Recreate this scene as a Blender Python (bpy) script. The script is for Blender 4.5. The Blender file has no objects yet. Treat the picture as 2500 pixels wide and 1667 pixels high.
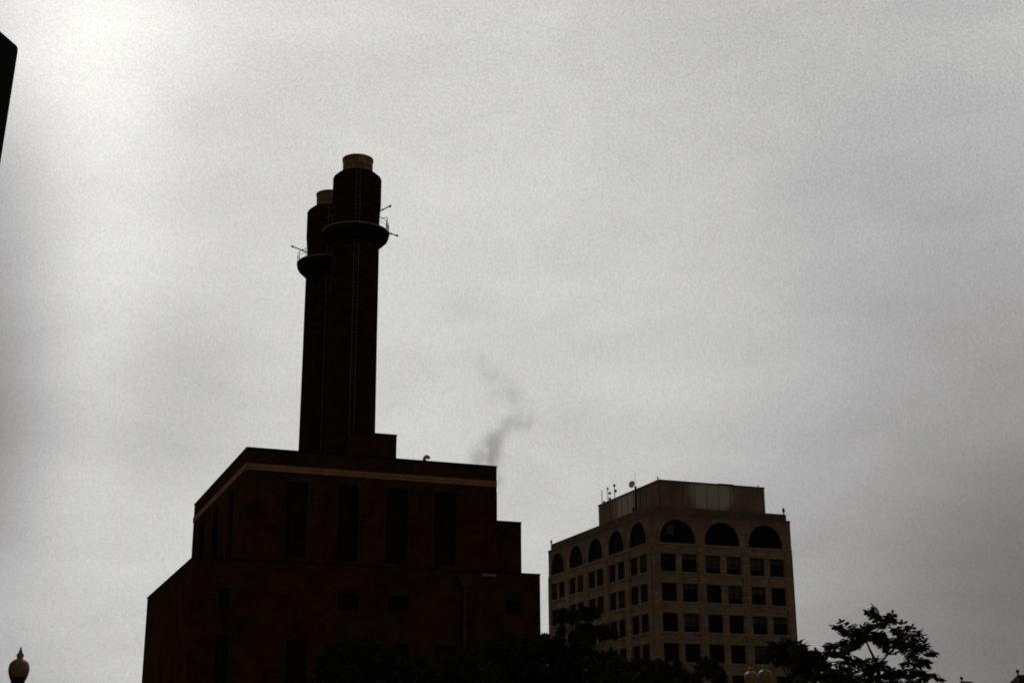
import bpy, bmesh, math, random
import numpy as np
from mathutils import Vector, Matrix
random.seed(7); rng = np.random.default_rng(7)
SC = bpy.context.scene
COL = SC.collection

# ------------------------------------------------------------------ camera
F_PX = 3472.2                       # focal length in pixels of a 2500 px wide frame (50 mm)
PITCH, ROLL, YAW = 0.30205, -0.0060, 0.3716
EYE = Vector((0, 0, 1.6))
FWD = Vector((math.sin(YAW)*math.cos(PITCH), math.cos(YAW)*math.cos(PITCH), math.sin(PITCH)))
R0 = Vector((math.cos(YAW), -math.sin(YAW), 0)); U0 = R0.cross(FWD)
RGT = R0*math.cos(ROLL) + U0*math.sin(ROLL)
UPV = -R0*math.sin(ROLL) + U0*math.cos(ROLL)
cam = bpy.data.cameras.new('camera'); camo = bpy.data.objects.new('camera', cam); COL.objects.link(camo)
m = Matrix.Identity(4)
for i in range(3):
    m[i][0], m[i][1], m[i][2], m[i][3] = RGT[i], UPV[i], -FWD[i], EYE[i]
camo.matrix_world = m
cam.sensor_width = 36; cam.lens = F_PX/2500*36; cam.clip_start = 0.1; cam.clip_end = 5000
SC.camera = camo
SC.render.resolution_x, SC.render.resolution_y = 1024, 682
SC.view_settings.view_transform = 'Standard'; SC.view_settings.look = 'None'
SC.view_settings.exposure = 0; SC.view_settings.gamma = 1
SC.render.engine = 'CYCLES'
SC.cycles.pixel_filter_type = 'BLACKMAN_HARRIS'; SC.cycles.filter_width = 1.8
SC.cycles.max_bounces = 6; SC.cycles.volume_bounces = 1

def ray(px, py):                    # direction of a photo pixel (2500 px frame)
    return FWD + RGT*((px-1250)/F_PX) - UPV*((py-833.5)/F_PX)
def on(px, py, axis, val):
    d = ray(px, py); return EYE + d*((val-EYE[axis])/d[axis])
def onY(px, py, y): return on(px, py, 1, y)
def at(px, py, depth): return EYE + ray(px, py)*depth
def depth_of(p): return (Vector(p)-EYE).dot(FWD)

# ------------------------------------------------------------------ sky
SUN_EL, SUN_AZ = math.radians(38), YAW - 0.33
sun_dir = Vector((math.sin(SUN_AZ)*math.cos(SUN_EL), math.cos(SUN_AZ)*math.cos(SUN_EL), math.sin(SUN_EL)))
w = bpy.data.worlds.new('World'); SC.world = w; w.use_nodes = True
nt = w.node_tree; N = nt.nodes; L = nt.links; N.clear()
def wn(t, **k):
    n = N.new(t)
    for a, b in k.items(): setattr(n, a, b)
    return n
def wmath(op, a, b=None, clamp=False):
    n = wn('ShaderNodeMath', operation=op, use_clamp=clamp)
    for i, v in enumerate((a, b)):
        if v is None: continue
        if isinstance(v, (int, float)): n.inputs[i].default_value = v
        else: L.new(v, n.inputs[i])
    return n.outputs[0]
tc = wn('ShaderNodeTexCoord')
sky = wn('ShaderNodeTexSky', sky_type='NISHITA', sun_disc=False, sun_elevation=SUN_EL, sun_rotation=SUN_AZ)
sky.air_density = 1.5; sky.dust_density = 6
def dotdir(v):
    n = wn('ShaderNodeVectorMath', operation='DOT_PRODUCT'); L.new(tc.outputs['Generated'], n.inputs[0])
    n.inputs[1].default_value = v; return n.outputs['Value']
def blob(px, py, sig, amp):         # a soft brighter or darker patch in one direction of the sky
    v = ray(px, py).normalized()
    e = wmath('EXPONENT', wmath('MULTIPLY', wmath('SUBTRACT', dotdir(v), 1.0), 1/(sig/F_PX)**2))
    return wmath('MULTIPLY', e, amp)
# overcast layer: lighter where the sun stands behind it, with an added dark side behind the camera that dims the walls
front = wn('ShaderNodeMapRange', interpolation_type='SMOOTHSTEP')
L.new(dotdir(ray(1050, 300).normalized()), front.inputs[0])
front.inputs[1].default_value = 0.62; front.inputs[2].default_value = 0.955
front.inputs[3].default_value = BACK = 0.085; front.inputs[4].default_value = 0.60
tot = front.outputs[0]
for b in [(225, -20, 170, .32), (130, 120, 110, .02), (1900, 350, 300, -.035), (2300, 200, 250, -.03), (2000, 1250, 260, -.03), (-700, 900, 330, -.32), (-1400, 700, 520, -.45), (255, 260, 130, .13), (265, 480, 120, .12), (255, 700, 115, .11), (235, 900, 95, .08), (235, 1130, 90, .05),  # dark patches beyond the left edge are unseen, added to dim left-facing walls
          (-60, 420, 100, -.10), (-50, 640, 110, -.13), (-50, 860, 110, -.13), (-50, 1080, 115, -.17), (-60, 1300, 110, -.14),
          (430, 985, 135, -.085), (330, 1130, 110, -.04), (200, 1370, 130, .06), (30, 1660, 130, -.10),
          (2620, 1000, 440, -.16), (2500, 1850, 540, -.23), (1950, 1850, 330, -.06), (2450, 1330, 160, -.05), (2230, 620, 160, -.035), (1560, 760, 260, .05),
          (1350, 900, 110, -.03), (1500, 480, 90, -.02), (1150, 200, 300, .025), (1950, 180, 420, -.03), (900, 500, 260, .02), (560, 1250, 120, .03)]:
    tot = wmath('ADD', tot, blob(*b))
mp = wn('ShaderNodeMapping'); L.new(tc.outputs['Generated'], mp.inputs[0]); mp.inputs['Scale'].default_value = (1, 1, 2.4)
n1 = wn('ShaderNodeTexNoise'); L.new(mp.outputs[0], n1.inputs['Vector']); n1.inputs['Scale'].default_value = 9; n1.inputs['Detail'].default_value = 7; n1.inputs['Roughness'].default_value = .55; n1.inputs['Distortion'].default_value = .4
n2 = wn('ShaderNodeTexNoise'); L.new(tc.outputs['Generated'], n2.inputs['Vector']); n2.inputs['Scale'].default_value = 760; n2.inputs['Detail'].default_value = 1; n2.inputs['Roughness'].default_value = .6
cl = wmath('ADD', 0.825, wmath('MULTIPLY', n1.outputs[0], 0.33))
fine = wmath('ADD', 0.80, wmath('MULTIPLY', n2.outputs[0], 0.40))
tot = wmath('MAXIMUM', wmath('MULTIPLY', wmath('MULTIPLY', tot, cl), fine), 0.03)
ramp = wn('ShaderNodeValToRGB'); L.new(tot, ramp.inputs[0])
cr = ramp.color_ramp; cr.elements[0].position = .08; cr.elements[0].color = (.98, .93, .90, 1)
cr.elements[1].position = .30; cr.elements[1].color = (1.0, .955, .935, 1)
e = cr.elements.new(.44); e.color = (.98, .972, .985, 1)
e = cr.elements.new(.60); e.color = (.985, .98, .945, 1)
mul = wn('ShaderNodeVectorMath', operation='SCALE'); L.new(ramp.outputs[0], mul.inputs[0]); L.new(tot, mul.inputs['Scale'])
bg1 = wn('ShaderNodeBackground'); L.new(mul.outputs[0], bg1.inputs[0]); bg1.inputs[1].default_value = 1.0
hs = wn('ShaderNodeHueSaturation'); L.new(sky.outputs[0], hs.inputs['Color']); hs.inputs['Saturation'].default_value = .15
bg2 = wn('ShaderNodeBackground'); L.new(hs.outputs[0], bg2.inputs[0]); bg2.inputs[1].default_value = 0.05
mx = wn('ShaderNodeMixShader'); mx.inputs[0].default_value = 0.04     # the little clear-sky light that comes through the cloud
L.new(bg1.outputs[0], mx.inputs[1]); L.new(bg2.outputs[0], mx.inputs[2])
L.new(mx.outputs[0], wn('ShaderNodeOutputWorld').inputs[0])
ld = bpy.data.lights.new('sun', 'SUN'); ld.energy = 0.5; ld.angle = math.radians(25); ld.color = (1, .96, .9)
lo = bpy.data.objects.new('sun', ld); COL.objects.link(lo)
lo.rotation_euler = (-sun_dir).to_track_quat('-Z', 'Y').to_euler()

# ------------------------------------------------------------------ materials
def mat(name, col, rough=.9, var=.25, scale=.6, col2=None, brick=None, metal=0, spec=.3, bump=0, trans=0):
    M = bpy.data.materials.new(name); M.use_nodes = True; T = M.node_tree; b = T.nodes['Principled BSDF']
    b.inputs['Roughness'].default_value = rough; b.inputs['Metallic'].default_value = metal
    b.inputs['Specular IOR Level'].default_value = spec
    if trans: b.inputs['Transmission Weight'].default_value = trans
    t = T.nodes.new('ShaderNodeTexCoord')
    n = T.nodes.new('ShaderNodeTexNoise'); n.inputs['Scale'].default_value = scale; n.inputs['Detail'].default_value = 8; n.inputs['Roughness'].default_value = .65
    T.links.new(t.outputs['Object'], n.inputs['Vector'])
    r = T.nodes.new('ShaderNodeValToRGB'); T.links.new(n.outputs[0], r.inputs[0])
    c2 = col2 or tuple(c*(1+var) for c in col)
    r.color_ramp.elements[0].position = .3; r.color_ramp.elements[0].color = (*[c*(1-var) for c in col], 1)
    r.color_ramp.elements[1].position = .72; r.color_ramp.elements[1].color = (*c2, 1)
    out = r.outputs[0]
    if brick:                        # courses run horizontally on walls of either heading
        bw, bh, amt = brick
        sx = T.nodes.new('ShaderNodeSeparateXYZ'); T.links.new(t.outputs['Object'], sx.inputs[0])
        ad = T.nodes.new('ShaderNodeMath'); ad.operation = 'ADD'; T.links.new(sx.outputs[0], ad.inputs[0]); T.links.new(sx.outputs[1], ad.inputs[1])
        cb = T.nodes.new('ShaderNodeCombineXYZ'); T.links.new(ad.outputs[0], cb.inputs[0]); T.links.new(sx.outputs[2], cb.inputs[1])
        bt = T.nodes.new('ShaderNodeTexBrick'); T.links.new(cb.outputs[0], bt.inputs['Vector'])
        bt.inputs['Scale'].default_value = 1; bt.inputs['Brick Width'].default_value = bw; bt.inputs['Row Height'].default_value = bh
        bt.inputs['Mortar Size'].default_value = bh*.07; bt.inputs['Color1'].default_value = (1+amt, 1+amt, 1+amt*.9, 1)
        bt.inputs['Color2'].default_value = (1-amt, 1-amt, 1-amt, 1); bt.inputs['Mortar'].default_value = (.62, .62, .62, 1)
        bt.inputs['Bias'].default_value = 0
        mm = T.nodes.new('ShaderNodeMix'); mm.data_type = 'RGBA'; mm.blend_type = 'MULTIPLY'; mm.inputs[0].default_value = 1
        T.links.new(out, mm.inputs[6]); T.links.new(bt.outputs[0], mm.inputs[7]); out = mm.outputs[2]
    T.links.new(out, b.inputs['Base Color'])
    if bump:
        bp = T.nodes.new('ShaderNodeBump'); bp.inputs['Strength'].default_value = bump; bp.inputs['Distance'].default_value = .05
        n3 = T.nodes.new('ShaderNodeTexNoise'); n3.inputs['Scale'].default_value = scale*8; T.links.new(t.outputs['Object'], n3.inputs['Vector'])
        T.links.new(n3.outputs[0], bp.inputs['Height']); T.links.new(bp.outputs[0], b.inputs['Normal'])
    return M
M = {
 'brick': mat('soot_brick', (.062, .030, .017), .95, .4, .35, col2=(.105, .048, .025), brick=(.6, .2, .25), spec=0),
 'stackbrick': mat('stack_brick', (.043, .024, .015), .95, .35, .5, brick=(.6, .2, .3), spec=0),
 'coping': mat('dark_coping', (.02, .018, .015), .9, .3, .8, spec=0),
 'band': mat('sandstone', (.40, .22, .09), .9, .3, .6, brick=(2.2, .62, .08), spec=0),
 'darkmetal': mat('dark_metal', (.022, .018, .014), .7, .3, 2, spec=.3),
 'rustmetal': mat('weathered_metal', (.19, .14, .085), .8, .35, 1.5, spec=.3),
 'liner': mat('tan_liner', (.36, .225, .10), .8, .35, .9, brick=(1.6, 3, .06), spec=.2),
 'stone': mat('buff_stone', (.35, .24, .145), .92, .33, .5, brick=(1.1, .42, .16), spec=.03, bump=.25),
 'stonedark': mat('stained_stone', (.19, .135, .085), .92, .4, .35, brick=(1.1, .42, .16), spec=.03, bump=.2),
 'trim': mat('stone_trim', (.375, .26, .157), .9, .35, .9, spec=.03),
 'panel': mat('stained_panel', (.27, .19, .115), .9, .3, .5, spec=.03),
 'soot': mat('sooty_pane', (.034, .019, .012), .8, .4, .7, spec=.03),
 'vent': mat('tan_paint', (.75, .46, .15), .7, .2, 4, spec=.1),
 'glass': mat('dark_glass', (.008, .0075, .006), .5, .4, .7, spec=.12),
 'frame': mat('bronze_frame', (.022, .018, .014), .8, .2, 2, spec=.03),
 'blind': mat('window_blind', (.085, .075, .062), .9, .2, 1.5, spec=.1),
 'dish': mat('white_dish', (.88, .84, .70), .6, .1, 2),
 'bark': mat('bark', (.035, .026, .019), .95, .3, 6, spec=0),
 'leaf': mat('leaf', (.038, .050, .012), .9, .5, .8, spec=.03),
 'leaf2': mat('leaf_dull', (.046, .050, .018), .9, .5, .35, spec=0),
 'amber': mat('amber_glass', (.26, .15, .04), .4, .35, 9, spec=.4),
 'lampcap': mat('lamp_brass', (.30, .23, .09), .45, .3, 12, spec=.4),
 'iron': mat('black_iron', (.02, .018, .016), .6, .2, 3),
 'black': mat('black_cladding', (.012, .011, .010), .7, .3, .4, spec=.1),
 'roof': mat('dark_slate', (.03, .027, .02), .85, .3, 1.2, brick=(.5, .3, .15), spec=.1),
 'asphalt': mat('asphalt', (.05, .05, .05), .95, .25, 1.5), 'concrete': mat('pavement_concrete', (.22, .21, .19), .95, .2, .8, brick=(1.5, 1.5, .05)),
 'dirt': mat('urban_ground', (.09, .085, .07), .95, .3, .05), 'paint': mat('road_paint', (.7, .68, .6), .8, .15, 3),
}

# ------------------------------------------------------------------ mesh helpers
class MB:
    def __init__(s): s.v = []; s.f = []
    def quad(s, *p):
        k = len(s.v); s.v += [tuple(q) for q in p]; s.f.append(tuple(range(k, k+len(p))))
    def box(s, a, b):
        x0, y0, z0 = a; x1, y1, z1 = b; k = len(s.v)
        s.v += [(x0,y0,z0),(x1,y0,z0),(x1,y1,z0),(x0,y1,z0),(x0,y0,z1),(x1,y0,z1),(x1,y1,z1),(x0,y1,z1)]
        s.f += [tuple(k+i for i in q) for q in ((0,3,2,1),(4,5,6,7),(0,1,5,4),(1,2,6,5),(2,3,7,6),(3,0,4,7))]
    def prism(s, bot, top):
        k = len(s.v); n = len(bot); s.v += [tuple(p) for p in bot] + [tuple(p) for p in top]
        s.f.append(tuple(k+i for i in range(n))[::-1]); s.f.append(tuple(k+n+i for i in range(n)))
        for i in range(n): s.f.append((k+i, k+(i+1)%n, k+n+(i+1)%n, k+n+i))
    def tube(s, pts, rad, n=8, caps=True):
        pts = [Vector(p) for p in pts]; rr = rad if isinstance(rad, (list, tuple)) else [rad]*len(pts)
        k = len(s.v); u = None
        for i, p in enumerate(pts):
            t = (pts[min(i+1, len(pts)-1)] - pts[max(i-1, 0)]).normalized()
            if u is None: u = t.cross(Vector((0, 0, 1)) if abs(t.z) < .9 else Vector((1, 0, 0)))
            u = (u-t*u.dot(t)).normalized(); v = t.cross(u)
            for j in range(n):
                a = 2*math.pi*j/n; s.v.append(tuple(p + (u*math.cos(a) + v*math.sin(a))*rr[i]))
        for i in range(len(pts)-1):
            for j in range(n):
                s.f.append((k+i*n+j, k+i*n+(j+1)%n, k+(i+1)*n+(j+1)%n, k+(i+1)*n+j))
        if caps:
            s.f.append(tuple(k+j for j in range(n))[::-1]); s.f.append(tuple(k+(len(pts)-1)*n+j for j in range(n)))
    def lathe(s, prof, n=32, c=(0, 0), wob=None):
        k = len(s.v)
        for i, (r, z) in enumerate(prof):
            for j in range(n):
                a = 2*math.pi*j/n; q = r*(1+(wob(a) if wob else 0)); s.v.append((c[0]+q*math.cos(a), c[1]+q*math.sin(a), z))
        for i in range(len(prof)-1):
            for j in range(n):
                s.f.append((k+i*n+j, k+i*n+(j+1)%n, k+(i+1)*n+(j+1)%n, k+(i+1)*n+j))
        s.f.append(tuple(k+j for j in range(n))[::-1]); s.f.append(tuple(k+(len(prof)-1)*n+j for j in range(n)))
    def build(s, name, m, parent=None, smooth=False, off=None):
        v = s.v if off is None else [(p[0]-off[0], p[1]-off[1], p[2]-off[2]) for p in s.v]
        me = bpy.data.meshes.new(name); me.from_pydata(v, [], s.f); me.materials.append(m); me.update()
        if smooth: me.polygons.foreach_set('use_smooth', [True]*len(me.polygons))
        o = bpy.data.objects.new(name, me); COL.objects.link(o)
        if parent is not None: o.parent = parent
        return o
def empty(name, loc, label, cat, group=None):
    o = bpy.data.objects.new(name, None); COL.objects.link(o); o.location = loc; o.empty_display_size = .5
    return tag(o, label, cat, group)
def tag(o, label, cat, group=None):
    o['label'] = label; o['category'] = cat
    if group: o['group'] = group
    return o
def copy_of(o, parent, loc):
    c = o.copy(); COL.objects.link(c); c.parent = parent; c.location = loc
    for ch in o.children:
        d = ch.copy(); COL.objects.link(d); d.parent = c
    return c
def shade_auto(o, ang=40):
    me = o.data; me.polygons.foreach_set('use_smooth', [True]*len(me.polygons))
    try: me.set_sharp_from_angle(angle=math.radians(ang))
    except Exception: pass

# ------------------------------------------------------------------ ground, road, pavement (below the frame)
g = MB(); g.quad((-900, -600, 0), (1200, -600, 0), (1200, 1500, 0), (-900, 1500, 0)); o = g.build('ground', M['dirt']); o['kind'] = 'structure'
g = MB(); g.quad((-300, 12, .004), (400, 12, .004), (400, 25, .004), (-300, 25, .004)); o = g.build('road', M['asphalt']); o['kind'] = 'structure'
g = MB(); g.box((-300, 25.01, 0), (400, 48, .13)); g.box((-300, -6, 0), (400, 11.99, .13)); o = g.build('pavement', M['concrete']); o['kind'] = 'structure'
g = MB()
for k in range(-30, 40): g.quad((k*9, 18.4, .008), (k*9+3, 18.4, .008), (k*9+3, 18.55, .008), (k*9, 18.55, .008))
o = g.build('road_marking', M['paint']); o['kind'] = 'structure'

# ------------------------------------------------------------------ facade with real openings
def facade(mb, P, u0, u1, z0, z1, rects, arches=(), dep=.35):
    ops = list(rects) + [(a, b, c, d) for a, b, c, d in arches]
    us = sorted({u0, u1, *[r[0] for r in ops], *[r[1] for r in ops]}); zs = sorted({z0, z1, *[r[2] for r in ops], *[r[3] for r in ops]})
    for i in range(len(us)-1):
        for j in range(len(zs)-1):
            cu, cz = (us[i]+us[i+1])/2, (zs[j]+zs[j+1])/2
            if any(r[0] < cu < r[1] and r[2] < cz < r[3] for r in ops): continue
            mb.quad(P(us[i], zs[j], 0), P(us[i+1], zs[j], 0), P(us[i+1], zs[j+1], 0), P(us[i], zs[j+1], 0))
    for a, b, c, d in rects:
        for (p, q) in (((a,c),(b,c)), ((b,c),(b,d)), ((b,d),(a,d)), ((a,d),(a,c))):
            mb.quad(P(*p, 0), P(*q, 0), P(*q, dep), P(*p, dep))
    for a, b, c, d in arches:
        pts = arch_pts(a, b, c, d)
        for p, q in zip(pts, pts[1:]):
            mb.quad(P(*p, 0), P(*q, 0), P(*q, dep), P(*p, dep))
            if p[1] > c or q[1] > c:
                mb.quad(P(*p, 0), P(p[0], d, 0), P(q[0], d, 0), P(*q, 0))
        mb.quad(P(a, c, 0), P(b, c, 0), P(b, c, dep), P(a, c, dep))
def arch_pts(a, b, c, d, n=20, grow=0):
    r = (b-a)/2; h = d-r; m_ = (a+b)/2; out = [(a-grow, c)]
    for k in range(n+1):
        t = math.pi*(1-k/n); out.append((m_+(r+grow)*math.cos(t), h+(r+grow)*math.sin(t)))
    return out + [(b+grow, c)]
def obox(mb, P, u0, u1, z0, z1, d0, d1):      # a box given in wall coordinates
    mb.prism([P(u0,z0,d0), P(u1,z0,d0), P(u1,z0,d1), P(u0,z0,d1)], [P(u0,z1,d0), P(u1,z1,d0), P(u1,z1,d1), P(u0,z1,d1)])
def window_mesh(P, w_, h_, nx, nz, fr=.07, bar=.035, dep=.0):
    f = MB()
    obox(f, P, 0, w_, 0, fr, dep-.04, dep+.05); obox(f, P, 0, w_, h_-fr, h_, dep-.04, dep+.05)
    obox(f, P, 0, fr, fr, h_-fr, dep-.04, dep+.05); obox(f, P, w_-fr, w_, fr, h_-fr, dep-.04, dep+.05)
    for i in range(1, nx): obox(f, P, w_*i/nx-bar, w_*i/nx+bar, fr, h_-fr, dep-.03, dep+.045)
    for i in range(1, nz): obox(f, P, fr, w_-fr, h_*i/nz-bar, h_*i/nz+bar, dep-.025, dep+.04)
    p = MB(); p.quad(P(fr, fr, dep+.03), P(w_-fr, fr, dep+.03), P(w_-fr, h_-fr, dep+.03), P(fr, h_-fr, dep+.03))
    return f, p

# ------------------------------------------------------------------ brick power station
YP = 140.0
PS = empty('power_station', (39, YP, 0), 'huge soot-dark brick power station with stepped roof and tan stone band, under the two chimneys', 'power station')
ORG = Vector((39, YP, 0))
XA, XB, XC, XD, XE = 25.87, 52.7, 55.8, 57.44, 21.1
ZT, ZW, ZL = 34.1, 28.4, 22.78
YL = YP - .35
def PF(y): return lambda u, z, d: (u-ORG.x, y+d-ORG.y, z)
def PL(x): return lambda u, z, d: (x+d-ORG.x, u-ORG.y, z)
def bxp(mb, a, b): mb.box((a[0]-ORG.x, a[1]-ORG.y, a[2]), (b[0]-ORG.x, b[1]-ORG.y, b[2]))
farT = on(472, 1233, 2, ZT); farL = on(360, 1461, 2, ZL)
def Xof(px, py, y=YP): return onY(px, py, y).x
tall = [(Xof(a, 1290), Xof(b, 1290)) for a, b in ((697, 748), (823, 874), (941, 995), (1059, 1113))]
tall_r = [(a, b, ZL+.5, 31.0) for a, b in tall]
up = MB(); facade(up, PF(YP), XA, XB, ZL-.2, ZT, tall_r, dep=.5)
left_r = [(146, 149.2, ZL+.4, 31), (155, 158.2, ZL+.4, 31), (164, 167.2, ZL+.4, 31)]
facade(up, PL(XA), YP, farT.y, ZL-.2, ZT, left_r, dep=.5)
bxp(up, (XA+.6, YP+.6, ZL-.2), (XB, farT.y, ZT-.3))
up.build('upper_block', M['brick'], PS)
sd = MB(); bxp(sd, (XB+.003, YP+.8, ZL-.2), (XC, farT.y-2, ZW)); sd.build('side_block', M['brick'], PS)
sq = [(Xof(822,1470), Xof(873,1470), 18.3, 20.0), (Xof(945,1475), Xof(995,1475), 18.3, 20.0), (Xof(1232,1480), Xof(1267,1480), 18.5, 20.0), (Xof(533,1455), Xof(560,1455), 18.3, 20.1),
      (Xof(525,1570), Xof(556,1570), 10.2, 15.6), (Xof(828,1570), Xof(868,1570), 10.2, 15.2), (Xof(945,1570), Xof(995,1570), 10.2, 15.2), (Xof(1062,1570), Xof(1112,1570), 10.2, 15.2), (Xof(697,1570), Xof(748,1570), 10.2, 15.2)]
lw = MB(); facade(lw, PF(YL), XE, XD, 0, ZL, sq, dep=.45)
lw.quad(*[(p[0]-ORG.x, p[1]-ORG.y, p[2]) for p in ((XE, YL, 0), (farL.x, farL.y, 0), (farL.x, farL.y, ZL), (XE, YL, ZL))])
bxp(lw, (XE+.5, YL+.6, 0), (XD, farL.y, ZL-.25)); bxp(lw, (XD-.6, YL+.003, 0), (XD-.003, YL+.6, ZL-.25))
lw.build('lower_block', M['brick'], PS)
cp = MB()                                # copings: thin dark metal flashing on each parapet
bxp(cp, (XA-.06, YP-.07, ZT), (XB+.06, YP+.6, ZT+.14)); bxp(cp, (XA-.06, YP+.6, ZT), (XA+.6, farT.y, ZT+.14)); bxp(cp, (XB-.6, YP+.6, ZT), (XB+.06, farT.y, ZT+.14)); bxp(cp, (XA-.06, farT.y, ZT), (XB+.06, farT.y+.06, ZT+.14))
bxp(cp, (XB+.01, YP+.74, ZW), (XC+.05, farT.y-2, ZW+.12))
bxp(cp, (XE-.06, YL-.06, ZL), (XD+.05, YP-.02, ZL+.12)); bxp(cp, (XE-.06, YP-.02, ZL), (XA-.02, farL.y, ZL+.12)); bxp(cp, (XC+.06, YP-.02, ZL), (XD+.05, farL.y, ZL+.12))
cp.build('coping', M['coping'], PS)
bd = MB(); bxp(bd, (XA-.08, YP-.08, 31.93), (XB+.003, YP-.003, 32.58)); bxp(bd, (XA-.08, YP-.003, 31.93), (XA-.003, farT.y, 32.58)); bd.build('stone_band', M['band'], PS)
lg = MB(); bxp(lg, (Xof(1176,1404,YL), YL-.14, ZL-.42), (Xof(1211,1404,YL), YL-.003, ZL-.16)); lg.build('ledge', M['band'], PS)
# corbelled brick piers between the tall windows
for a, b in ((tall[0][1], tall[1][0]), (tall[1][1], tall[2][0]), (tall[2][1], tall[3][0])): pr = MB(); bxp(pr, (a+.55, YP-.09, ZL+.13), (b-.55, YP-.003, 31.4)); pr.build('pier', M['brick'], PS)
pr = MB(); bxp(pr, (XA-.004, YP-.09, ZL+.13), (XA+1.1, YP-.003, 31.4)); pr.build('pier', M['brick'], PS); pr = MB(); bxp(pr, (XB-1.1, YP-.09, ZL+.13), (XB+.002, YP-.003, 31.4))
pr.build('pier', M['brick'], PS)
def put_windows(rects, P, parent, nx, nz, dep, skipname=None):
    for a, b, c, d in rects:
        PP = lambda u, z, dd, a=a, c=c: P(a+u, c+z, dd+dep)
        f, p = window_mesh(PP, b-a, d-c, nx, nz)
        fo = f.build('window', M['soot'], parent); p.build('pane', M['soot'], fo)
put_windows(tall_r, PF(YP), PS, 4, 12, .42)
put_windows(left_r, PL(XA), PS, 4, 12, .42)
put_windows(sq, PF(YL), PS, 3, 4, .38)
# leader head and downpipe, brown with rust
dp = MB(); x0 = Xof(1133, 1450, YL)-ORG.x; yy = YL-.35-ORG.y
dp.prism([(x0-.45, yy-.2, ZL-1.6), (x0+.45, yy-.2, ZL-1.6), (x0+.45, yy+.33, ZL-1.6), (x0-.45, yy+.33, ZL-1.6)], [(x0-.8, yy-.3, ZL-.4), (x0+.8, yy-.3, ZL-.4), (x0+.8, yy+.33, ZL-.4), (x0-.8, yy+.33, ZL-.4)])
dp.tube([(x0, yy+.1, ZL-1.6), (x0, yy+.1, .2)], .19, 10); dp.build('downpipe', mat('rusty_pipe', (.085, .045, .022), .9, .3, .8), PS)
# roof house beside the chimney
rh = MB(); XR0, XR1 = Xof(866, 1090, 146), Xof(968, 1090, 146); ZR = onY(968, 1061, 146).z
bxp(rh, (XR0, 146, ZT-.5), (XR1, 159, ZR-.12)); bxp(rh, (XR0-.08, 145.92, ZR-.12), (XR1+.06, 159.1, ZR)); rh.build('roof_house', M['brick'], PS)

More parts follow.
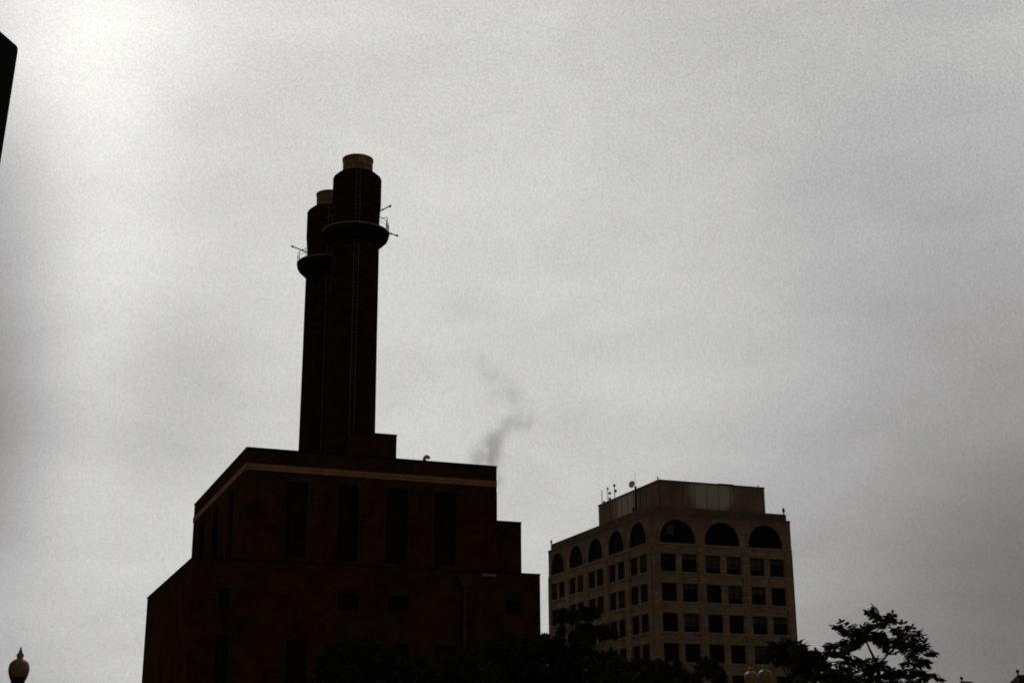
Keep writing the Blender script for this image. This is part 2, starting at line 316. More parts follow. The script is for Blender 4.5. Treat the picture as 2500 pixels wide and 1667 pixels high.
# ------------------------------------------------------------------ chimneys
Y1 = 152.5
axis_top = onY(874, 391, Y1); X1 = axis_top.x; ZTOP = axis_top.z
K1 = lambda z: depth_of((X1, Y1, z))/F_PX
def zat(py, px=872): return onY(px, py, Y1).z
zc, zs, zd, zf, zk = zat(431), zat(440), zat(571), zat(588), zat(603)
rl = 36.6*K1(ZTOP)
def stack_profile():
    r = lambda px, z: px*K1(z)
    zb = ZT-.6
    return [(r(57.2, zb)*1.05, zb), (r(56.6, zb), zb+1.6), (r(55.5, zk), zk), ]
def make_stack(label):
    root = empty('chimney', (0, 0, 0), label, 'chimney', 'chimneys on the power station roof')
    b = MB(); kk = K1(60); zb = ZT-.6
    rs = 2.76
    b.lathe([(rs+.32, zb), (rs+.32, zb+.8), (rs+.10, zb+1.5), (rs+.06, zb+6), (rs+.02, 50), (rs, zd-.5), (rs-.04, zd+2.6), (rs-.02, zs-5), (rs+.12, zs-3.2), (rs+.12, zs-.2)], 56)
    o = b.build('shaft', M['stackbrick'], root); shade_auto(o)
    c = MB(); c.lathe([(rs+.12, zs-.2), (rs+.13, zs-.05), (rs+.05, zs+.12), (rs-.32, zc-.02), (rs-.4, zc+.06), (rl+.1, zc+.08)], 56); o = c.build('crown', M['coping'], root); shade_auto(o)
    l = MB(); l.lathe([(rl-.05, zc-.2), (rl, ZTOP-.25), (rl+.06, ZTOP-.22), (rl+.06, ZTOP), (rl-.15, ZTOP), (rl-.15, ZTOP-1.2), (rl-1.2, ZTOP-1.2)], 56); o = l.build('flue_liner', M['liner'], root); shade_auto(o)
    for zh in (zat(478), zat(506)):
        h = MB(); h.lathe([(rs-.1, zh), (rs+.06, zh+.003), (rs+.06, zh+.05), (rs-.1, zh+.053)], 56); h.build('hoop', M['rustmetal'], root)
    rd = 80.5*K1(zd)
    p = MB(); p.lathe([(rs+.02, zk-.1), (rs+.2, zk+.10), (rd-.2, zf+.05), (rd-.04, zf+.3), (rd-.02, zd-.06), (rs-.05, zd-.05)], 24); pf = p.build('platform', M['coping'], root)
    q = MB(); q.lathe([(rd-.02, zd-.11), (rd+.05, zd-.10), (rd+.05, zd+.05), (rd-.3, zd+.055), (rd-.3, zd-.04)], 40)
    q.build('deck_edge', M['liner'], pf)
    ra = MB(); nn = 16
    for j in range(nn):
        a = 2*math.pi*(j+.3)/nn; ra.tube([((rd-.05)*math.cos(a), (rd-.05)*math.sin(a), zd+.03), ((rd-.02)*math.cos(a), (rd-.02)*math.sin(a), zd+1.15)], .035, 5)
    for z, r_ in ((zd+.6, .025), (zd+1.13, .035)):
        pts = [((rd-.03)*math.cos(2*math.pi*j/48), (rd-.03)*math.sin(2*math.pi*j/48), z) for j in range(49)]; ra.tube(pts, r_, 5)
    ra.build('railing', M['darkmetal'], pf)
    # caged ladder on the side that faces the street
    la = MB(); th = math.atan2(-Y1, -X1) + .04; u = Vector((math.cos(th), math.sin(th), 0)); v = Vector((-u.y, u.x, 0))
    rr = rs+.38
    for s_ in (-1, 1):
        for z0_, z1_ in ((zb+2.2, zk-.6), (zd+.1, zs+.5)): la.tube([u*rr+v*.27*s_+Vector((0, 0, z0_)), u*rr+v*.27*s_+Vector((0, 0, z1_))], .035, 5)
    z = zb+2.5
    while z < zs+.3:
        if not (zk-.7 < z < zd): la.tube([u*rr-v*.27+Vector((0, 0, z)), u*rr+v*.27+Vector((0, 0, z))], .02, 4)
        z += .42
    z = zb+5
    while z < zs:
        if not (zk-1.5 < z < zd+1.5):
            la.tube([u*(rr+.55*math.sin(t))+v*.3*math.cos(t)+Vector((0, 0, z)) for t in np.linspace(0, math.pi, 7)], .018, 4)
        z += 1.5
    la.build('ladder', M['rustmetal'], root)
    return root
st1 = make_stack('nearer and taller-looking dark brick chimney with caged ladder, tan flue liner and round platform')
st1.location = (X1, Y1, 0)
# second chimney of equal height: find the depth at which its rim height agrees
best = min(np.linspace(155, 175, 400), key=lambda y: abs(onY(808, 476.7, y).z - ZTOP))
X2, Y2 = onY(808, 476.7, best).x, best
st2 = make_stack('farther dark brick chimney half hidden behind the taller-looking one, its platform showing at left')
st2.location = (X2, Y2, 0)
def rod(root, X, Y, a, b):
    pa, pb = onY(*a, Y)-Vector((X, Y, 0)), onY(*b, Y)-Vector((X, Y, 0)); r = MB(); r.tube([pa, pb], .07, 6)
    r.tube([pb-(pb-pa).normalized()*.22, pb+(pb-pa).normalized()*.05], .13, 8); mid = pa.lerp(pb, .45); r.tube([mid, mid+(pb-pa).normalized()*.2], .11, 6)
    r.build('floodlight_arm', M['darkmetal'], root)
rod(st1, X1, Y1, (915, 521), (954, 503)); rod(st1, X1, Y1, (938, 565), (971, 576)); rod(st2, X2, Y2, (765, 622), (712, 601))
gf = MB(); a_, b_, c_ = [onY(*p, Y1)-Vector((X1, Y1, 0)) for p in ((945, 572), (945, 530), (930, 534))]
gf.tube([a_, b_, c_], .05, 6); d_, e_ = [onY(*p, Y1)-Vector((X1, Y1, 0)) for p in ((951, 574), (946, 548))]; gf.tube([d_, e_], .045, 6)
gf.build('davit', M['rustmetal'], st1)

# gooseneck vent
vp = onY(1038, 1130, 144); 
v1 = [onY(*p, 144) for p in ((1036, 1140), (1036, 1122), (1037, 1117), (1041, 1113.5), (1045, 1115), (1047, 1120))]
g = MB(); g.tube([p-v1[0] for p in v1], .19, 10); o = g.build('vent_pipe', M['vent'], smooth=True); o.location = v1[0]
tag(o, 'small tan gooseneck vent pipe hooking over the power station roof edge', 'vent pipe')

# ------------------------------------------------------------------ office building with arches
XO, YO, XO2, YO2 = 83.48, 165.0, 104.62, 199.5
ZO = 35.55
OF = empty('office_building', (XO, YO, 0), 'buff stone office block with arched windows under its roof and a plant room on top', 'office building')
OFV = Vector((XO, YO, 0))
OPF = lambda u, z, d: (u-OFV.x, d, z)
OPL = lambda u, z, d: (d, u-OFV.y, z)
fcols = [(84.84, 87.02), (87.89, 90.05), (91.4, 93.58), (94.54, 96.7), (98.05, 100.22), (101.12, 103.3)]
bays = [(166.31+6.79*k, 171.22+6.79*k) for k in range(5)]
lcols = []
for a, b in bays: lcols += [(a+.05, a+2.08), (b-2.08, b-.05)]
rowsz = [(30.25-3.83*k-2.3, 30.25-3.83*k) for k in range(6)]
f_r = [(a, b, c, d) for c, d in rowsz for a, b in fcols]; l_r = [(a, b, c, d) for c, d in rowsz for a, b in lcols]
f_a = [(84.79, 89.96, 31.68, 34.75), (91.38, 96.62, 31.68, 34.75), (97.98, 103.2, 31.68, 34.75)]
l_a = [(a, b, 31.68, 34.75) for a, b in bays]
wl = MB(); facade(wl, OPF, XO, XO2, 0, ZO, f_r, f_a); facade(wl, OPL, YO, YO2, 0, ZO, l_r, l_a, dep=.2)
wl.quad((XO2-XO, 0, 0), (XO2-XO, YO2-YO, 0), (XO2-XO, YO2-YO, ZO), (XO2-XO, 0, ZO)); wl.quad((0, YO2-YO, 0), (XO2-XO, YO2-YO, 0), (XO2-XO, YO2-YO, ZO), (0, YO2-YO, ZO))
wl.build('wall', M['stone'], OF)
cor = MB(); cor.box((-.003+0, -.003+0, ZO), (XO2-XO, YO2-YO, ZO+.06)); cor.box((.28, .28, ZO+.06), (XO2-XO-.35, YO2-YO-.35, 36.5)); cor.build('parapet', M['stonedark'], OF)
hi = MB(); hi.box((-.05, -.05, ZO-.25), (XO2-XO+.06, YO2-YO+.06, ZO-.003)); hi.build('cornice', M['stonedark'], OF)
for c, d in rowsz + [(31.68, 34.0)]:
    s_ = MB(); s_.box((-.09, -.09, c-.24), (XO2-XO+.03, YO2-YO+.03, c-.02)); s_.build('sill_course', M['trim'], OF)
    if d < 31: s_ = MB(); s_.box((-.065, -.065, d+.1), (XO2-XO+.02, YO2-YO+.02, d+.30)); s_.build('head_course', M['trim'], OF)
# pilasters proud of the wall between the bays
def pil(P, us, nm='pilaster'):
    for a, b in us:
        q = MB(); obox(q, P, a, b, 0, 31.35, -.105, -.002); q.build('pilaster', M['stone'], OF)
pil(OPF, [(XO+.002, 84.6), (90.25, 91.2), (96.9, 97.85), (103.5, XO2-.002)])
pil(OPL, [(YO+.002, 166.1)] + [(bays[k][1]+.2, bays[k+1][0]-.2) for k in range(4)] + [(198.6, YO2-.002)])
for P, ar, dp_ in ((OPF, f_a, .28), (OPL, l_a, .14)):
    for a, b, c, d in ar:
        r = MB(); inn = arch_pts(a, b, c, d); out_ = arch_pts(a, b, c, d, grow=.42)
        for i in range(len(inn)-1):
            r.quad(P(*inn[i], -.07), P(*inn[i+1], -.07), P(*out_[i+1], -.07), P(*out_[i], -.07)); r.quad(P(*out_[i], -.07), P(*out_[i+1], -.07), P(*out_[i+1], .0), P(*out_[i], .0)); r.quad(P(*inn[i], -.07), P(*inn[i+1], -.07), P(*inn[i+1], .0), P(*inn[i], .0))
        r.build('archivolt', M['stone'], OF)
        f = MB(); r_ = (b-a)/2; h = d-r_; mid = (a+b)/2
        for k in range(1, 6):
            u = a+(b-a)*k/6; zz = h+math.sqrt(max(r_*r_-(u-mid)**2, 0)); obox(f, P, u-.05, u+.05, c, zz, dp_-.06, dp_)
        for z in (c+.05, c+1.0, c+1.95): 
            hw = r_ if z < h else math.sqrt(max(r_*r_-(z-h)**2, 0)); obox(f, P, mid-hw, mid+hw, z-.05, z+.05, dp_-.05, dp_+.01)
        for i in range(len(inn)-1):
            p, q = inn[i], inn[i+1]; sh = lambda t: (mid+(t[0]-mid)*.97, c+(t[1]-c)*.97)
            f.quad(P(*p, dp_-.07), P(*q, dp_-.07), P(*sh(q), dp_-.07), P(*sh(p), dp_-.07))
        fo = f.build('arched_window', M['frame'], OF); fo['label'] = 'arched window'
        g_ = MB(); g_.quad(*[P(*t, dp_+.03) for t in inn]); g_.build('pane', M['glass'], fo)
# the windows: one mesh per face, copied
protoF = window_mesh(lambda u, z, d: (u, d, z), 2.17, 2.3, 2, 2); protoL = window_mesh(lambda u, z, d: (d, u, z), 2.03, 2.3, 2, 2)
def place_windows(proto, rects, loc, blindP, wd):
    first = None
    for i, (a, b, c, d) in enumerate(rects):
        if first is None:
            fo = proto[0].build('window', M['frame'], OF); proto[1].build('pane', M['glass'], fo); first = fo; fo.location = loc(a, c)
        else: fo = copy_of(first, OF, loc(a, c))
        todo.append((fo, blindP, wd))
todo = []
place_windows(protoF, f_r, lambda a, c: (a-OFV.x, .27, c), lambda u, z, d: (u, d, z), 2.17)
place_windows(protoL, l_r, lambda a, c: (.13, a-OFV.y, c), lambda u, z, d: (d, u, z), 2.03)
for fo, P, wd in todo:
    t = random.random()
    if t < .3:
        hh = random.choice([.5, .8, 1.1, 1.1, 1.5]); b = MB(); obox(b, P, .09, wd-.09, 2.2-hh, 2.2, .005, .02); b.build('blind', M['blind'], fo)
b = MB(); obox(b, OPF, 85.95, 87.0, 32.75, 34.0, .2, .3); bb = b.build('vent_panel', M['blind'], OF)
PHX, PHY, PHX2, PHY2, PHZ = 86.51, 168.0, 102.75, 187.5, 40.66
ph = MB(); ph.box((PHX-XO, PHY-YO, 36.4), (PHX2-XO, PHY2-YO, PHZ-.2)); pho = ph.build('plant_room', M['panel'], OF)
tp = MB(); tp.box((PHX-XO-.07, PHY-YO-.07, PHZ-.2), (PHX2-XO+.07, PHY2-YO+.07, PHZ)); tp.box((PHX2-XO-7, 3.2, PHZ), (PHX2-XO-4.7, 5, PHZ+.14)); tp.build('roof_edge', M['stonedark'], pho)
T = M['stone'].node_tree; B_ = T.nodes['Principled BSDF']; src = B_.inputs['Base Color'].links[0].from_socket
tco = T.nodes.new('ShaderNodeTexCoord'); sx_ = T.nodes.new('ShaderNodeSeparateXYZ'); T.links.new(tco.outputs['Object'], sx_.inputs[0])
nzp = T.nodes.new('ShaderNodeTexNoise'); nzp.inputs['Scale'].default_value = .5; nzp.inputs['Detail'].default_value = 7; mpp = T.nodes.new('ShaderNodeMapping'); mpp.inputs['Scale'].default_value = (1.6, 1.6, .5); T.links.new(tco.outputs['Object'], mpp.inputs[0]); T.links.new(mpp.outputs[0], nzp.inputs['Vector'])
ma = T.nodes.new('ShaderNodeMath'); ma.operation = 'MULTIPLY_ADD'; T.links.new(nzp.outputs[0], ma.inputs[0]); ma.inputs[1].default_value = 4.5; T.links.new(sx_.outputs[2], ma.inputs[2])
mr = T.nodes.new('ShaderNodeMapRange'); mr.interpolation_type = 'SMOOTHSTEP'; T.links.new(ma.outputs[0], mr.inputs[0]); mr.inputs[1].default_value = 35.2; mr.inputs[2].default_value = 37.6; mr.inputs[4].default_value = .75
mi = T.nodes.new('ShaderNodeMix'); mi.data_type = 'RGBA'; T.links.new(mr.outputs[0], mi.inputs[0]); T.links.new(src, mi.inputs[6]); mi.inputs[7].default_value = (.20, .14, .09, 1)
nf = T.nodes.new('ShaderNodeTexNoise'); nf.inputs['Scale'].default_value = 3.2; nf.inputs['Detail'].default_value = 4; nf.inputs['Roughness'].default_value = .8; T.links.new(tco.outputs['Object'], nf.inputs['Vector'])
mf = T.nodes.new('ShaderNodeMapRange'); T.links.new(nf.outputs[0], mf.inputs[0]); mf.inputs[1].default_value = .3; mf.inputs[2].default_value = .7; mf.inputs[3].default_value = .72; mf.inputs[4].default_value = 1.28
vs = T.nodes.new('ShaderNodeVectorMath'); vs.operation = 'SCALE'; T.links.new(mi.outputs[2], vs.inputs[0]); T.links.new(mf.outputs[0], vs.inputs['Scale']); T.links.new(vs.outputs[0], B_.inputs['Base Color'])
# pale lime stains on two of the wall panels
T = M['panel'].node_tree; B_ = T.nodes['Principled BSDF']; src = B_.inputs['Base Color'].links[0].from_socket
tco = T.nodes.new('ShaderNodeTexCoord'); nzp = T.nodes.new('ShaderNodeTexNoise'); nzp.inputs['Scale'].default_value = 1.1; nzp.inputs['Detail'].default_value = 6
mpp = T.nodes.new('ShaderNodeMapping'); mpp.inputs['Scale'].default_value = (1, 1, .35); T.links.new(tco.outputs['Object'], mpp.inputs[0]); T.links.new(mpp.outputs[0], nzp.inputs['Vector'])
for cpx, ax_, val_, rr_ in (((1732, 1202), 1, PHY, 4.6), ((1755, 1206), 1, PHY, 3.6), ((1528, 1222), 0, PHX, 5.5)):
    c_ = on(*cpx, ax_, val_)-OFV; dd = T.nodes.new('ShaderNodeVectorMath'); dd.operation = 'DISTANCE'; T.links.new(tco.outputs['Object'], dd.inputs[0]); dd.inputs[1].default_value = c_
    mr = T.nodes.new('ShaderNodeMapRange'); mr.interpolation_type = 'SMOOTHSTEP'; T.links.new(dd.outputs['Value'], mr.inputs[0]); mr.inputs[1].default_value = rr_; mr.inputs[2].default_value = rr_*.25; mr.inputs[3].default_value = -.35; mr.inputs[4].default_value = 1.05
    ad_ = T.nodes.new('ShaderNodeMath'); ad_.operation = 'ADD'; T.links.new(mr.outputs[0], ad_.inputs[0]); m2 = T.nodes.new('ShaderNodeMath'); m2.operation = 'MULTIPLY_ADD'; T.links.new(nzp.outputs[0], m2.inputs[0]); m2.inputs[1].default_value = 1.6; m2.inputs[2].default_value = -.75; T.links.new(m2.outputs[0], ad_.inputs[1]); ad_.use_clamp = True
    mi = T.nodes.new('ShaderNodeMix'); mi.data_type = 'RGBA'; T.links.new(ad_.outputs[0], mi.inputs[0]); T.links.new(src, mi.inputs[6]); mi.inputs[7].default_value = (.62, .53, .42, 1); src = mi.outputs[2]
T.links.new(src, B_.inputs['Base Color'])
sm = MB()
for k in range(1, 9): x = (PHX-XO)+(PHX2-PHX)*k/9; sm.box((x-.03, PHY-YO-.03, 36.5), (x+.03, PHY-YO-.002, PHZ-.2))
for k in range(1, 10): y = (PHY-YO)+(PHY2-PHY)*k/10; sm.box((PHX-XO-.03, y-.03, 36.5), (PHX-XO-.002, y+.03, PHZ-.2))
sm.box((PHX-XO-.06, PHY-YO-.06, 36.5), (PHX-XO+.1, PHY-YO+.1, PHZ-.2)); sm.build('panel_seam', M['stonedark'], pho)

# aerials on the plant room roof
def mast(px, ytop, ybase, bulbs, label, dish=False):
    b = on(px, ybase, 0, PHX+.35); b.z = PHZ-.02
    t = on(px-.5, ytop, 0, PHX+.35); h = t.z-b.z
    root = empty('aerial', b, label, 'aerial', 'aerials on the plant room roof')
    p = MB(); p.tube([(0, 0, 0), (0, 0, h)], [.06, .045], 6); p.build('pole', M['darkmetal'], root)
    for (frac, side, s_) in bulbs:
        q = MB(); z = h*frac; dx = Vector((.75, -.55, 0))*.32*side
        q.tube([(0, 0, z), (dx.x, dx.y, z)], .03, 5); q.tube([(dx.x, dx.y, z-.2*s_), (dx.x, dx.y, z), (dx.x, dx.y, z+.2*s_)], [.12*s_, .19*s_, .12*s_], 8); q.build('antenna', M['darkmetal'], root)
    return root
mast(1470, 1195, 1230, [(.16, 1, .9)], 'leftmost thin roof aerial with one small box near its foot')
mast(1484.4, 1189, 1222, [(.92, 0, .8), (.60, 1, 1), (.22, 1, 1)], 'roof aerial with several small boxes, between the two plainer ones')
mast(1500.7, 1181, 1215, [(.9, 0, 1), (.55, .6, 1)], 'tallest of the three thin roof aerials, with a small knob at its tip')
b = on(1553, 1236, 0, PHX-.7); b.z = 36.5; t = on(1553, 1186, 0, PHX-.7)
root = empty('dish_mast', b, 'dark mast in front of the plant room wall carrying a pale round dish', 'dish mast')
p = MB(); p.tube([(0, 0, 0), (0, 0, t.z-b.z)], .15, 8); p.tube([(.08, 1.0, 0), (.08, 1.0, 1.5)], .16, 6); p.tube([(0, 0, t.z-b.z), (0, 0, t.z-b.z+1.9)], .02, 5); p.build('pole', M['darkmetal'], root)
p = MB(); dz = t.z-b.z+.25; d = Vector((-.8, -.5, .1)).normalized()
k0 = Vector((-.3, .25, dz)); prof = [(0.02, 0), (.25, .04), (.42, .12), (.50, .22), (.48, .22), (.40, .13)]
mt = MB(); mt.lathe(prof, 20); Rm = d.to_track_quat('Z', 'Y').to_matrix()
mt.v = [tuple(Rm @ Vector(q)+k0) for q in mt.v]; o = mt.build('dish', M['dish'], root, smooth=True)
def beacon(px, py, plane, val, z, label, s=1):
    p0 = on(px, py, plane, val); p0.z = z
    root = empty('roof_light', p0, label, 'roof light', 'small lights on the office roof corners')
    a = MB(); a.tube([(0, 0, -.02), (0, 0, .3*s)], .07*s, 6); a.build('post', M['darkmetal'], root)
    a = MB(); a.lathe([(.09*s, .3*s), (.17*s, .42*s), (.17*s, .62*s), (.05*s, .85*s)], 10); a.build('lamp', M['rustmetal'], root)
beacon(1346, 1325, 0, XO+.6, 36.5, 'tiny roof light on the far left corner of the office parapet', .95)
beacon(1913, 1249, 1, YO+.6, 36.5, 'tiny roof light near the right corner of the office parapet', 1.15)
beacon(1606, 1168, 1, PHY+.5, PHZ, 'tiny roof light on the left front corner of the plant room', .6)
beacon(1851, 1187, 1, PHY+.5, PHZ, 'tiny roof light near the right front corner of the plant room', .5)

# ------------------------------------------------------------------ black building at the left edge of the view
C0 = at(45, 116, 46); zt = C0.z; P0 = on(0, 77, 2, zt); dirw = (P0-C0); dirw.z = 0; dirw.normalize()
P1 = C0+dirw*26; inn_ = Vector((dirw.y, -dirw.x, 0)); 
if inn_.dot(RGT) > 0: inn_ = -inn_
# the wall leans outwards slightly: find where its corner meets the ground
def lowpt():
    y = 1970.; p = at(45-.158*(y-116), y, 46); return Vector((p.x, p.y, 0))
B0 = lowpt(); sh = B0-Vector((C0.x, C0.y, 0))
BB = empty('dark_building', B0, 'black building with a slanting edge, cut off by the left side of the picture', 'building')
rnd = []
b = MB(); H = zt
def ring(z, off): 
    f_ = z/H; s_ = sh*(1-f_); return [C0+s_+dirw*off-B0, P1+s_-B0, P1+inn_*16+s_-B0, C0+inn_*16+s_+dirw*off-B0]
lv = [(0, 0), (H-.12, 0), (H-.05, .02), (H-.01, .07), (H, .12)]
pts = [[Vector((q.x, q.y, z)) for q in ring(z, o_)] for z, o_ in lv]
k = 0
for r_ in pts: b.v += [tuple(q) for q in r_]
for i in range(len(pts)-1):
    for j in range(4): b.f.append((i*4+j, i*4+(j+1)%4, (i+1)*4+(j+1)%4, (i+1)*4+j))
b.f.append((0, 3, 2, 1)); n_ = (len(pts)-1)*4; b.f.append((n_, n_+1, n_+2, n_+3)); b.build('wall', M['black'], BB)
nrm = -inn_
for fl in range(6):
    z = 3+fl*3.6
    if z+1.8 > H-1.6: break
    for k in range(6):
        a = C0+sh*(1-z/H)+dirw*(1.6+k*4)-B0; a2 = C0+sh*(1-(z+1.7)/H)+dirw*(1.6+k*4)-B0
        q = MB(); lo_, hi_ = Vector((a.x, a.y, z)), Vector((a2.x, a2.y, z+1.7))
        q.prism([lo_+nrm*-.05, lo_+dirw*2.4+nrm*-.05, lo_+dirw*2.4+nrm*.03, lo_+nrm*.03], [hi_+nrm*-.05, hi_+dirw*2.4+nrm*-.05, hi_+dirw*2.4+nrm*.03, hi_+nrm*.03]); q.build('window', M['glass'], BB)

# ------------------------------------------------------------------ roofs at the right edge
def pavilion(px, py, depth, label, ridge, wid, pitch, chim=False):
    a = at(px, py, depth); root = empty('house', (a.x, a.y, 0), label, 'house', 'small houses past the trees')
    X = Vector((1, 0, 0)); Yv = Vector((0, 1, 0)); h = a.z; ze = h-wid*pitch
    R0_, R1_ = Vector((0, 0, h)), Vector((ridge, 0, h)); c = [Vector((-wid*.75, -wid, ze)), Vector((ridge+wid*.75, -wid, ze)), Vector((ridge+wid*.75, wid, ze)), Vector((-wid*.75, wid, ze))]
    r = MB(); r.quad(c[0], c[1], R1_, R0_); r.quad(c[2], c[3], R0_, R1_); r.quad(c[3], c[0], R0_); r.quad(c[1], c[2], R1_); r.quad(c[3], c[2], c[1], c[0]); ro = r.build('roof', M['roof'], root)
    w_ = MB(); w_.box((-wid*.65, -wid*.9, 0), (ridge+wid*.65, wid*.9, ze-.003)); w_.build('wall', M['brick'], root)
    fn = MB(); fn.lathe([(.035, h-.1), (.035, h+.08), (.085, h+.12), (.09, h+.19), (.03, h+.25)], 10); fn.build('finial', M['iron'], ro)
    for k in range(3):
        q = MB(); x = ridge*(.2+.3*k); q.box((x-.5, -wid*.9-.04, 1.2), (x+.5, -wid*.9+.03, 2.9)); q.build('window', M['glass'], root)
pavilion(2485, 1646, 70, 'dark steep hipped roof with a ball finial at the right edge of the picture', 7, 4, 1.05)
pavilion(2348, 1662, 78, 'low dark roof tip with a small post, just right of the leafy tree', .6, 3.6, .6)

# ------------------------------------------------------------------ street lamps
def lamp(px, py, depth, label, lit_scale=1.0):
    tip = at(px, py, depth); root = empty('street_lamp', (tip.x, tip.y, .13), label, 'street lamp', 'acorn street lamps')
    k = .000623*lit_scale; H_ = tip.z-.13
    z = lambda cy: H_-(cy-370)*k
    f = MB(); f.lathe([(w_*k/2, z(y)) for w_, y in ((12, 372), (50, 410), (75, 440), (50, 470), (90, 500), (120, 530), (100, 560))][::-1], 16); 
    c = MB(); c.lathe([(w_*k/2, z(y)) for w_, y in ((130, 563), (200, 600), (240, 650), (215, 690), (190, 740), (220, 770), (370, 797), (400, 815))][::-1], 24); co = c.build('cap', M['lampcap'], root); shade_auto(co); f.build('finial', M['iron'], co, smooth=True)
    g = MB(); g.lathe([(w_*k/2, z(y)) for w_, y in ((395, 815), (480, 850), (560, 900), (610, 960), (640, 1040), (648, 1110), (635, 1180), (600, 1260), (540, 1350))][::-1], 64, wob=lambda a: .018*math.cos(16*a)); g.build('globe', M['amber'], root, smooth=True)
    d = MB(); d.lathe([(w_*k/2, z(y)) for w_, y in ((545, 1348), (555, 1375), (500, 1400), (430, 1500), (400, 1620), (300, 1720), (210, 1800))][::-1], 24); d.build('collar', M['iron'], root)
    p = MB(); p.lathe([(.30, 0), (.30, .12), (.24, .16), (.22, .7), (.13, .85), (.10, 1.0), (.075, z(1800)-.1), (.11, z(1800)-.06), (.11, z(1800))], 16); p.build('post', M['iron'], root)
lamp(51.5, 1577.6, 29, 'acorn street lamp alone against the sky at the lower left corner')
lamp(1831.6, 1617, 42, 'acorn street lamp in front of the office block, left one of the close pair')
lamp(1865.5, 1611, 39, 'slightly larger, right one of the close pair of acorn lamps before the office block')

# ------------------------------------------------------------------ trees
def limb(mb, a, b, r0, r1, sag=.12, n=6):
    a, b = Vector(a), Vector(b); d = b-a; pts = []
    j1 = Vector(rng.normal(size=3))*d.length*.04
    for i in range(n+1):
        t = i/n; p = a.lerp(b, t); p.z += math.sin(t*math.pi)*-sag*d.length*.5; pts.append(p + j1*math.sin(t*math.pi))
    mb.tube(pts, [r0+(r1-r0)*i/n for i in range(n+1)], 7)
def leaflet(mb, p, d, nrm, ln, wd):
    s = d.cross(nrm).normalized(); k = len(mb.v); nrm = nrm*ln*.10
    mb.v += [tuple(p), tuple(p+d*ln*.3+s*wd*.42), tuple(p+d*ln*.7+s*wd*.5-nrm), tuple(p+d*ln-nrm*2), tuple(p+d*ln*.7-s*wd*.5-nrm), tuple(p+d*ln*.3-s*wd*.42)]
    mb.f.append((k, k+1, k+2, k+3)); mb.f.append((k, k+3, k+4, k+5))
def pinnate(mb, base, d, ln, pairs=6, ll=.19, lw=.06):
    d = d.normalized(); side = d.cross(Vector((0, 0, 1)))
    side = side.normalized() if side.length > .1 else Vector((1, 0, 0)); nrm = side.cross(d).normalized()
    roll = random.uniform(-.7, .7); side, nrm = side*math.cos(roll)+nrm*math.sin(roll), nrm*math.cos(roll)-side*math.sin(roll)
    p = Vector(base); pts = [p.copy()]
    for i in range(pairs):
        p = p + d*(ln/pairs); d = (d+Vector((0, 0, -.07))).normalized(); pts.append(p.copy())
        sc = 1-.45*abs((i+1)/pairs-.45)
        for s in (-1, 1):
            dd = (side*s*random.uniform(.8, 1)+d*random.uniform(.35, .7)+Vector((0, 0, random.uniform(-.35, .05)))).normalized()
            leaflet(mb, p, dd, nrm, ll*sc*random.uniform(.85, 1.15), lw*random.uniform(.85, 1.15))
    leaflet(mb, p, d, nrm, ll*.9, lw)
    mb.tube(pts, .006, 3, caps=False)
def rosette(mb, c, out, nl, ln, ll=.19, lw=.06):
    for i in range(nl):
        v = Vector(rng.normal(size=3)); v.z = abs(v.z)*.35+random.uniform(-.25, .35)
        d = (v.normalized()+out*.75)
        pinnate(mb, Vector(c)-out*.05, d, ln*random.uniform(.7, 1.1), random.choice([4, 5, 6]), ll, lw)
# pinnate-leaved tree on the right; clusters stand at their own depths around the trunk
D1 = 36
tb = at(2150, 1640, D1); T1 = empty('tree', (tb.x, tb.y, .1), 'tall open tree with fans of finger-like leaves against the sky, right of the office block', 'tree', 'trees along the street')
TV = Vector((tb.x, tb.y, .1)); cw, lf = MB(), MB()
fork = at(2143, 1622, D1)-TV
cw.tube([(0, 0, 0), (.05, .02, 1.5), (-.04, .05, fork.z*.7), fork], [.17, .13, .10, .05], 9)
low = fork*.93
hubs = []
for st, px, py, r_ in ((0, 2114, 1563, .034), (0, 2168, 1596, .030), (1, 2072, 1618, .026), (1, 2186, 1628, .026), (1, 2122, 1645, .03), (1, 2220, 1650, .03), (1, 2160, 1652, .03)):
    h_ = at(px, py, D1+random.uniform(-.5, .5))-TV; hubs.append((px, py, h_)); limb(cw, fork if st == 0 else low, h_, r_*1.2, r_*.6, .04)
for a_, (px, py) in ((0, (2148, 1532)), (1, (2200, 1585)), (1, (2215, 1560))):
    h_ = at(px, py, D1)-TV; limb(cw, hubs[a_][2], h_, .02, .012, .02); hubs.append((px, py, h_))
root_c = [(2150,1496,26),(2172,1510,22),(2138,1517,16),(2066,1524,24),(2088,1533,22),(2106,1543,22),(2122,1549,20),(2140,1545,18),(2205,1524,16),(2213,1540,24),(2222,1560,26),(2202,1566,22),(2196,1580,22),(2232,1583,24),(2250,1580,22),(2255,1592,20),(2215,1596,24),(2184,1575,20),(2160,1562,18),(2150,1556,16),
  (2045,1575,24),(2040,1590,20),(2063,1592,22),(2075,1570,22),(2092,1566,20),(2096,1580,20),(2070,1610,22),(2092,1612,20),(2110,1612,16),(2176,1590,16),(2240,1606,20),(2250,1613,20),(2225,1616,18),
  (2080,1630,22),(2100,1633,22),(2120,1630,22),(2145,1626,20),(2160,1635,22),(2185,1640,22),(2110,1650,26),(2075,1652,24),(2140,1652,26),(2170,1655,26),(2200,1645,24),(2225,1638,22),(2245,1642,22),(2262,1642,20),(2280,1650,18),(2210,1660,26),(2240,1662,24),(2090,1668,28),(2130,1672,28),(2180,1676,28),(2230,1680,28),(2060,1672,26)]
